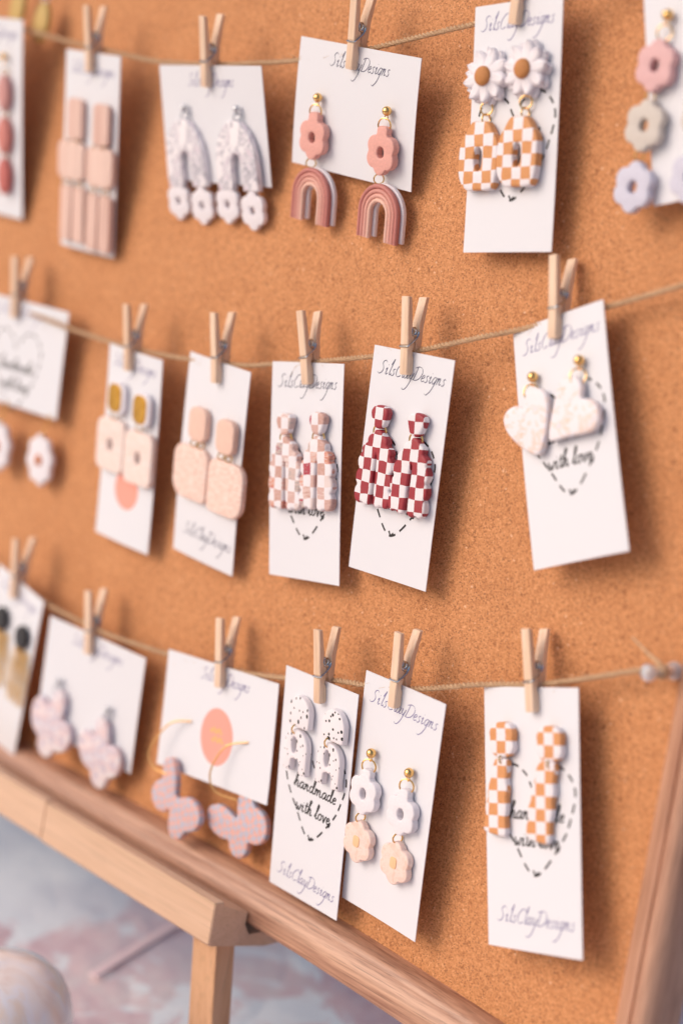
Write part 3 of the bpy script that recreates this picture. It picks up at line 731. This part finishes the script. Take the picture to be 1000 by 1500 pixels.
# --- A5: three flowers in a row, right edge
cols3 = [('rose', (.70, .42, .42)), ('grey', (.60, .54, .49)), ('lavender', (.60, .59, .70))]
for side, u, v in (('left', 13.4, 35.0), ('right', 41.0, 35.5)):
    e = earring('A5', u, v, ('rose, grey and lavender flower drop earring at the upper right' if side == 'left' else 'matching flower drop earring cut off by the right edge'), rot=-16)
    ball_stud(e, 0, 0, 2.4); ring(e, 0, -7, 2.6, 3.2, .4, 20)
    for i, ((nm, c), dy) in enumerate(zip(cols3, (-20.4, -44.4, -69.5))):
        link('flower', flower_mesh(19.5, 21.5, (4.2, 5.4), 4.6), e, clay('clay_'+nm, c), T(-.4, dy, .6), f'{nm} flower')
        if i < 2: ring(e, -1, dy-12.2, 3.0, 2.2, .42, 70)

# --- B0: daisy discs on gold hoops, left edge
for side, u, v in (('left', 36, 89), ('right', 77.2, 88.6)):
    e = earring('B0', u, v, f'white scalloped disc with a terracotta dot hanging at the left edge, {side} one', rot=10)
    link('disc', prism('disc', flower_outline(23.5, 31, 8), [], 4.0, 1.4), e, fw_, T(0, 0, -1))
    mb = MB(); sphere(mb, 3.2, (0, 0, 0), 1, 1.1, .5, 14); link('dot', mb.mesh('dot'), e, clay('clay_terracotta', (.58, .19, .07)), T(0, 0, 3.0))
    mb = MB(); tube(mb, spline([(1, 13.5, 1.5), (4.5, 17, 2.5), (7.4, 20.5, 2.5), (8.4, 24, 1.6), (8.0, 26.5, .6)], 6), .55, 7); link('hoop', mb.mesh('hoop'), e, M['gold'])

# --- B1: gold tops on white with peach marbled slabs
leaf = mat('gold_leaf', (.62, .33, .05), .38, .75); _g = NG(leaf); _g.bump(_g.noise(_g.co, 900, 4), .6, .0006); _g.color(_g.ramp(_g.noise(_g.co, 700, 3), [(.3, (.50, .24, .03)), (.7, (.74, .42, .08))]))
pm = marble('clay_marble_peach', [(.34, (.86, .72, .67)), (.48, (.84, .66, .59)), (.56, (.86, .77, .74)), (.66, (.82, .58, .45))], 90, 2.2)
for side, u, v in (('left', 13.6, 20.0), ('right', 38.0, 21.6)):
    e = earring('B1', u, v, f'peach marbled slab earring with a gold leaf top, {side} one of the coral sticker card', rot=1)
    slab(e, 'top_piece', rrect(15.5, 18, 5), fw_, (2.0, -7.6), t=3.4)
    slab(e, 'gold_panel', rrect(12.2, 15.6, 4.6), leaf, (1.2, -7.5), t=.6, bev=.25, z=3.65)
    ring(e, 0, -17.6, 2.6, 1.8)
    slab(e, 'slab', rrect(26.4, 29.5, (6, 6, 5, 5)), pm, (-1.2 if side == 'left' else 1.6, -34.4), [ell(4.6, 7.4, 18)], t=3.6, bev=1)

# --- B2: plain peach two piece earrings
pk = clay('clay_peach', (.80, .54, .44), .05); lin = mat('clay_linen', (.7, .5, .41), .6); _g = NG(lin)
_g.color(_g.ramp(_g.noise(_g.scale(_g.co, (260, 700, 260)), 1, 4, .7), [(.36, (.76, .50, .42)), (.5, (.84, .61, .52)), (.64, (.88, .73, .67))])); _g.bump(_g.noise(_g.co, 400, 3), .2, .0006)
for side, u, v in (('left', 17.8, 26), ('right', 41.8, 27)):
    e = earring('B2', u, v, f'plain peach two piece earring, {side} one, wide textured slab below', rot=1)
    slab(e, 'top_piece', rrect(15.2, 18, 5), pk, (.3, -8.8), t=4.0, bev=1)
    for q in (-1, 1): ring(e, q*3.2, -19.6, 2.6, 1.7)
    rr = (6, 7, 9, 4) if side == 'left' else (7, 6, 4, 9)
    slab(e, 'slab', rrect(29.5, 28.5, rr), lin, (-3.6 if side == 'left' else 3.0, -35.6), t=3.6, bev=1)

# --- B3, B4: scalloped checked arches
def scallop(leftlean=0):
    right = [(2.4, 18.0), (3.4, 16.6), (5.6, 15.2), (6.4, 13.4), (6.5, 11.8), (8.4, 10.6), (9.6, 8.6), (9.2, 6.9), (10.2, 5.6), (11.3, 3.0), (11.0, .4), (10.2, -1.0), (11.3, -2.6), (11.9, -5.4), (11.3, -7.6), (10.5, -8.8), (11.5, -10.6), (11.8, -13.6), (10.9, -16.2), (8.6, -17.6), (6.4, -16.8), (4.2, -17.9), (2.2, -17.6), (1.1, -16.6)]
    L = [(-x, y) for x, y in right]
    slit = [(.75, -10), (.7, 0), (.45, 5.4), (0, 6.6), (-.45, 5.4), (-.7, 0), (-.75, -10)]
    pts = [(p.x, p.y) for p in spline([(x, y, 0) for x, y in right], 4)]
    pts2 = list(reversed([(-x, y) for x, y in pts]))
    return [(0, 18.6)]+pts+slit+pts2
SHIELD = smooth_outline([(-4.6, 3.9), (-2.6, 5.2), (0, 5.5), (2.6, 5.3), (4.8, 4.2), (5.5, 2.0), (4.5, -1.6), (2.9, -4.6), (0, -5.6), (-2.9, -4.6), (-4.5, -1.6), (-5.5, 1.6)], 4)
chk_r = checker('clay_check_red', (.82, .77, .80), (.34, .028, .042), 5.0, (.45, .2), .1, 0, None, 1.15)
chk_r2 = checker('clay_check_red_tilted', (.82, .77, .80), (.34, .028, .042), 5.0, (.05, .7), .1, -5, None, 1.15)
cells = [(0, (.74, .62, .60)), (.16, (.62, .40, .36)), (.36, (.56, .33, .28)), (.5, (.68, .50, .46)), (.62, (.66, .30, .22)), (.72, (.42, .05, .08)), (.86, (.42, .36, .35)), (.94, (.62, .46, .42))]
chk_p = checker('clay_check_pale', (.82, .77, .80), (.6, .4, .4), 5.0, (.3, .4), .12, 2, cells, 1.15)
chk_p2 = checker('clay_check_pale_tilted', (.82, .77, .80), (.6, .4, .4), 5.0, (7.7, 3.1), .14, -3, cells, 1.15)
for k, ms, uv, txt in (('B4', (chk_r, chk_r2), ((11.9, 32.2), (35.4, 31.9)), 'dark red and white checked scalloped earring'), ('B3', (chk_p, chk_p2), ((13.2, 30.6), (36.7, 29.0)), 'pale multicolour checked scalloped earring')):
    for (u, v), m_, side in zip(uv, ms, ('left', 'right')):
        e = earring(k, u, v, f'{txt}, {side} one of its pair', rot=1 if side == 'left' else -1)
        slab(e, 'stud_piece', SHIELD, m_, (.8, 0), t=4.2, bev=1.3, z=.6)
        ring(e, .9, -6.8, 3.0, 3.4, .42, 12)
        slab(e, 'scalloped_arch', scallop(), m_, (1.5, -24.4), t=4.4, bev=1.2, z=.5)

# --- B5: marbled hearts
hm = marble('clay_marble_white', [(.36, (.82, .77, .80)), (.52, (.82, .77, .80)), (.56, (.80, .57, .46)), (.60, (.82, .77, .79)), (.68, (.72, .64, .71))], 80, 2.6)
def heart_outline(w, h, n=60):
    out = []
    for i in range(n):
        t = 2*math.pi*i/n; x = 16*math.sin(t)**3; y = 13*math.cos(t)-5*math.cos(2*t)-2*math.cos(3*t)-math.cos(4*t); out.append((-x/32*w, (y+2.5)/29*h))
    return out
HL = [(14.4, 29.7), (19.6, 31.6), (22, 37.3), (20.6, 46.2), (18.2, 53.4), (14.4, 58.8), (8.6, 57), (3.1, 52.9), (-3.1, 45.9), (-4.8, 39.8), (-2.6, 36.3), (1.8, 35), (5.4, 35.8), (7.9, 36.9), (8.6, 33.6), (10.6, 30.8)]
HRT = [(34.1, 29.2), (39.4, 30.6), (42, 35.6), (41.3, 40.2), (44.5, 41.2), (48.4, 44), (50, 48.6), (48.6, 53.0), (43.5, 55.4), (32, 54.9), (22.5, 54.9), (20.9, 53.2), (22.6, 46.3), (26.5, 37), (30.1, 30.6)]
for side, u, v, rot, hp in (('left', 13.0, 24.2, 0, HL), ('right', 40.3, 23.6, 0, HRT)):
    e = earring('B5', u, v, f'white marbled heart earring on a gold ball, {side} one of the tilted card', rot=rot)
    ball_stud(e, 0, 0, 2.4); ring(e, -1, -6.6, 3.2, 3.4, .4, 35)
    slab(e, 'heart', list(reversed(smooth_outline([(x-u, v-y) for x, y in hp], 5))), hm, (0, 0), t=3.6, bev=1.2, z=1.6)

# --- C0: black discs with gold chains
blk = clay('clay_black', (.018, .016, .02), .1, .45)
for side, u, v in (('left', 16.8, 27.5), ('right', 40.8, 28.2)):
    e = earring('C0', u, v, f'black oval disc with a gold chain fringe at the left edge, {side} one', rot=2)
    slab(e, 'disc', ell(12.6, 14.4, 30), blk, (0, 0), t=3.8, bev=1.6)
    mb = MB()
    for i in range(13):
        x = -8.5+17*i/12; d = 25+11*math.sin(i*2.1)+ (6 if i % 3 == 0 else 0)
        pts = spline([(x*.75, -8, 1.2), (x-.8, -8-d*.5, 1.6), (x+1.2, -8-d, 1.4), (x+3.2, -8-d*.55, 1.2), (x*.75+1.5, -8, .8)], 10)
        tube(mb, pts, lambda t: .2+.16*abs(math.sin(t*95)), 5)
    link('chain_fringe', mb.mesh('chain_fringe'), e, M['gold_chain'])
    ring(e, 0, -7.6, 1.8, 1.6)

# --- C1, C2: butterflies
def blob(c, a, b, rot, n=20): return [(c[0]+a*math.cos(t)*math.cos(rot)-b*math.sin(t)*math.sin(rot), c[1]+a*math.cos(t)*math.sin(rot)+b*math.sin(t)*math.cos(rot)) for t in [2*math.pi*i/n for i in range(n)]]
def star_union(lobes, n=120):
    """outline of overlapping ellipses seen from the origin"""
    out = []
    for i in range(n):
        t = 2*math.pi*i/n; dx, dy = math.cos(t), math.sin(t); best = 5.0
        for (cx, cy, a, b, rot) in lobes:
            cr, sr = math.cos(-rot), math.sin(-rot); ox, oy = (-cx*cr+cy*sr)/a, (-cx*sr-cy*cr)/b; ddx, ddy = (dx*cr-dy*sr)/a, (dx*sr+dy*cr)/b
            A = ddx*ddx+ddy*ddy; B = 2*(ox*ddx+oy*ddy); Cc = ox*ox+oy*oy-1; D = B*B-4*A*Cc
            if D > 0: best = max(best, (-B+math.sqrt(D))/(2*A))
        out.append(best)
    for _ in range(3): out = [(out[i-1]+2*out[i]+out[(i+1) % n])/4 for i in range(n)]
    return [(out[i]*math.cos(2*math.pi*i/n), out[i]*math.sin(2*math.pi*i/n)) for i in range(n)]
BUT = [(-5, 17, 5.8, 6.2, 0), (-4.2, 9.5, 6.0, 9.5, R(4)), (-9, 1.5, 8.6, 8.6, 0), (11.5, -3.3, 11.2, 9.2, R(8)), (4.5, -11.6, 6.8, 7.2, 0)]
BUT2 = [(3.2, 11.5, 6.6, 7.6, 0), (-13.5, -1.2, 12.0, 8.2, R(-12)), (10.6, 3.0, 9.8, 9.6, 0), (.5, -8.8, 7.2, 7.8, 0)]
lil = checker('clay_lilac_coral', (.50, .49, .59), (.74, .42, .37), 3.0, (.3, .3), .9, 20)
pal = marble('clay_pale_lilac', [(.36, (.80, .76, .80)), (.45, (.56, .50, .60)), (.53, (.78, .58, .58)), (.62, (.80, .77, .80))], 110, 2)
for side, u, v, z, hp, br in (('left', 21.0, 77.0, .8, [(2.8, 43.5, -1), (-8.4, 40, 4), (-17.7, 24, 8), (-14.4, 15.5, 7), (-5.9, 13.6, 4.4)], 0), ('right', 66.0, 78.0, -5.4, [(1.5, 43.7, 5), (-9.5, 39.4, 10), (-15.7, 25.4, 13), (-13, 15.4, 11), (-1.5, 13.2, 6)], 0)):
    e = earring('C2', u, v, f'lilac and coral mottled butterfly on a thin gold hoop, {side} one of the pair', rot=0, z=z)
    slab(e, 'butterfly', star_union(BUT if side == 'left' else BUT2), lil, (0, -.5), t=4.4, bev=1.3, z=0, rz=br)
    mb = MB(); tube(mb, spline(hp, 10), .48, 8); link('hoop', mb.mesh('hoop'), e, M['gold_satin'])
for side, u, v, br, s in (('left', 16.5, 33.5, -14, .96), ('right', 58.2, 36.2, 3, .92)):
    e = earring('C1', u, v, f'pale marbled butterfly earring, {side} one of its blurred pair', rot=0)
    ball_stud(e, 0, 0, 1.9, 'silver'); ring(e, -.6, -4.6, 2.6, 2.0, m='silver')
    lob = [(0, 11, 6.4, 10.5, R(4)), (-10.5, -2, 8.0, 12.0, R(20)), (9.5, -4, 9.0, 10.5, R(-15)), (1.0, -15, 7.6, 8.6, 0)]
    slab(e, 'butterfly', [(x*s, y*s) for x, y in star_union(lob)], pal, (0 if side == 'left' else -.4, -24.5), t=4.2, bev=1.3, rz=br)

# --- C3: black speckled domes and arches
def speckle(name, lo, hi, sx, sy, keep, seed):
    m = mat(name, (.82, .77, .80), .5); g = NG(m)
    v = g.scale(g.co, (sx, sy, sx), (seed, seed*.7, 0)); x = g.n('ShaderNodeTexVoronoi', {'Vector': v, 'Scale': 1.0, 'Randomness': .85}, voronoi_dimensions='2D')
    sep = g.n('ShaderNodeSeparateColor', {0: x.outputs['Color']})
    rad = g.math('ADD', lo, g.math('MULTIPLY', g.math('POWER', sep.outputs[1], 2.0), hi-lo))
    nz = g.n('ShaderNodeSeparateXYZ', {0: [q for q in g.t.nodes if q.type == 'TEX_COORD'][0].outputs['Normal']}).outputs[2]
    k = g.math('MULTIPLY', g.math('LESS_THAN', x.outputs['Distance'], rad), g.math('MULTIPLY', g.math('LESS_THAN', sep.outputs[0], keep), g.math('GREATER_THAN', nz, .7)))
    g.color(g.mix(k, (.82, .77, .80), (.012, .012, .014))); g.bump(g.noise(g.co, 380, 3), .12, .0006)
    return m
sp1 = speckle('clay_speckle_strokes', .13, .26, 350, 220, .75, 1.3); sp2 = speckle('clay_speckle_dots', .15, .40, 310, 310, .8, 4.2); sp3 = speckle('clay_speckle_fine', .12, .28, 430, 300, .75, 7.7)
DOME = [(-7.8, -7.4)]+[(-8.0*math.cos(math.pi*i/16), -.6+8.4*math.sin(math.pi*i/16)) for i in range(17)]+[(7.8, -7.4), (5.6, -8.0), (-5.6, -8.0)]
ARCH = [(-8.2, -11.2)]+[(-8.4*math.cos(math.pi*i/16), 2.0+8.4*math.sin(math.pi*i/16)) for i in range(17)]+[(8.4, -11.2), (3.2, -11.2), (3.0, -5.6), (1.8, -4.6), (-1.8, -4.6), (-3.0, -5.6), (-3.2, -11.2)]
for side, u, v, m1, dx in (('left', 16.4, 18.4, sp1, -.2), ('right', 41.4, 17.8, sp2, -1.2)):
    e = earring('C3', u, v, f'white earring with black speckles, {side} one beside the handmade print, dome over arch', rot=0)
    slab(e, 'dome', DOME, m1, (0, 0), t=3.8, bev=.9, z=.5)
    ring(e, dx-1.2, -9.2, 3.4, 2.4, .42, 70)
    slab(e, 'arch', ARCH, sp3, (dx, -19.6), [ell(3.6, 8.6, 18, (-1.4, 2.2))], t=3.8, bev=.9, z=.5)

# --- C4: white flowers over peach flowers
pt = marble('clay_translucent_peach', [(.36, (.86, .62, .54)), (.5, (.88, .68, .61)), (.66, (.84, .57, .47))], 220, 1.0, rough=.35)
pt.node_tree.nodes['Principled BSDF'].inputs['Subsurface Weight'].default_value = .15; pt.node_tree.nodes['Principled BSDF'].inputs['Subsurface Radius'].default_value = (.003, .0015, .001)
amber = mat('amber_resin', (.87, .54, .30), .35)
for side, u, v in (('left', 12.5, 36.4), ('right', 38.6, 36.9)):
    e = earring('C4', u, v, f'white flower over a peach flower on a gold ball stud, {side} one of its pair', rot=-1)
    ball_stud(e, 0, 0, 2.35); ring(e, -.2, -6.6, 3.0, 3.5, .42, 25)
    link('white_flower', flower_mesh(19.6, 20.6, (4.0, 5.6), 4.2), e, fw_, T(-.4, -20.2, .6)); slab(e, 'tab', rrect(6.4, 5, 2), fw_, (-.2, -10.4), t=3.8, z=.8)
    ring(e, -1.4, -32.6, 3.0, 2.4, .42, 72)
    link('peach_flower', flower_mesh(20.5, 21.0, None, 3.8), e, pt, T(-.6, -44.4, .6))
    slab(e, 'amber_centre', rrect(4.4, 5.6, 1.6), amber, (-.8, -44.2), t=.5, bev=.2, z=4.25)

# --- C5: orange checked strips
chk_s = checker('clay_check_orange_strip', (.82, .77, .80), (.68, .30, .115), 5.4, (.5, .1), .08)
SL = [(10.4, 31.2), (16.6, 31.4), (16.9, 35), (16.2, 40), (16.7, 44), (15.9, 48), (16.2, 52), (15.4, 57), (15.6, 62), (14.4, 64.6), (8, 64), (3.2, 63), (2.3, 60.4), (3.7, 56), (3.5, 52), (5.0, 48), (5.0, 44), (6.8, 40), (7.4, 36), (9, 33)]
SR = [(37.4, 31.2), (43.8, 31.6), (44.4, 35), (43.2, 40), (43.6, 44), (42.2, 48.5), (42.4, 53), (40.8, 58), (40.6, 63), (39.2, 66), (33.5, 65.6), (28.2, 64.4), (27.0, 60), (28.6, 56), (28.2, 52), (30.2, 47.5), (30.4, 43), (32.6, 39), (33.4, 35), (35, 32.4)]
for side, u, v, rot, sp in (('left', 14.0, 22.8, 0, SL), ('right', 41.4, 23.8, 0, SR)):
    e = earring('C5', u, v, f'orange and white checked strip earring under a round top, {side} one of its pair', rot=rot)
    slab(e, 'round_top', smooth_outline([(6.6, 0), (6.9, 3.2), (4.6, 6.6), (0, 7.7), (-4.4, 6.8), (-7.2, 3.6), (-7.0, 0), (-7.4, -3.4), (-4.6, -6.9), (0, -7.7), (4.4, -6.8), (7.0, -3.6)], 4), chk_s, (0, 0), t=3.8, bev=1)
    ring(e, 0, -8.6, 2.8, 2.0)
    slab(e, 'strip', list(reversed(smooth_outline([(x-u, v-y) for x, y in sp], 4))), chk_s, (0, 0), t=3.6, bev=1.0)

# --- mustard drops at the very top left
mus = clay('clay_mustard', (.56, .38, .12))
for (x, y, txt) in ((-402, 428, 'mustard oval drop half hidden behind the left card corner'), (-374.7, 420.5, 'mustard oval drop hanging clear beside the left card corner')):
    e = thing('earring', txt, 'earring', BOARD @ T(x, y, 10), EG)
    link('drop', prism('drop', ell(15, 24, 36), [], 4, 1.8), e, mus)
    ring(e, 0, 14.4, 2, 2.6, .5, 20, m='silver')
    mb = MB(); tube(mb, spline([(0, 16.6, 2), (0, 22, 3), (-1.5, 27, 2), (-4, 28, -3), (-4, 26, -10)], 6), .8, 7); link('hook', mb.mesh('hook'), e, M['silver'])

# ------------------------------------------------------------------ on the table
rd = thing('strip', 'slim pale pink strip lying on the table behind the easel leg', 'strip')
mb = MB(); sp_ = spline([(-221, -2, 0), (-229, 28, 0), (-246, 95, 0)], 10); k_ = len(sp_)
for p in sp_:
    for dx, dz in ((-3.4, .6), (-3.0, 1.6), (3.0, 1.6), (3.4, .6)): mb.v.append((p.x+dx, p.y, dz+.4))
for a in range(k_-1):
    for b in range(4): mb.f.append((a*4+b, a*4+(b+1) % 4, a*4+4+(b+1) % 4, a*4+4+b))
mb.f.append((0, 1, 2, 3)); mb.f.append(tuple((k_-1)*4+b for b in (3, 2, 1, 0)))
link('strip_body', fixnormals(mb.mesh('strip_body', False)), rd, clay('strip_pink', (.92, .70, .70), .05))
gl = thing('glass_dome', 'pearly peach glass dome on the table at the lower left corner', 'glass dome', T(-152, -112, 0))
pearl = mat('pearl_glass', (.72, .58, .54), .16, 0, **{'Coat Weight': .8, 'Coat Roughness': .06}); _g = NG(pearl)
_g.color(_g.ramp(_g.noise(_g.scale(_g.co, (34, 34, 9)), 1, 3, .5, 0, 1.2), [(.32, (.80, .66, .61)), (.44, (.88, .80, .78)), (.54, (.86, .83, .87)), (.66, (.87, .72, .62))]))
mb = MB(); lathe(mb, [(.1, 78), (10, 77.6), (20, 75.5), (28, 71.5), (34, 65), (37.5, 57), (39, 48), (39.5, 30), (40, 6), (39, 2), (20, .6), (.1, .6)], 40); link('shell', mb.mesh('shell', True, 60), gl, pearl)
mb = MB(); n = 40; tube(mb, [(40.6*math.cos(2*math.pi*i/n), 40.6*math.sin(2*math.pi*i/n), 30) for i in range(n)], 1.4, 8, True)
link('gold_band', mb.mesh('gold_band'), gl, M['gold'])
bpy.context.view_layer.update()
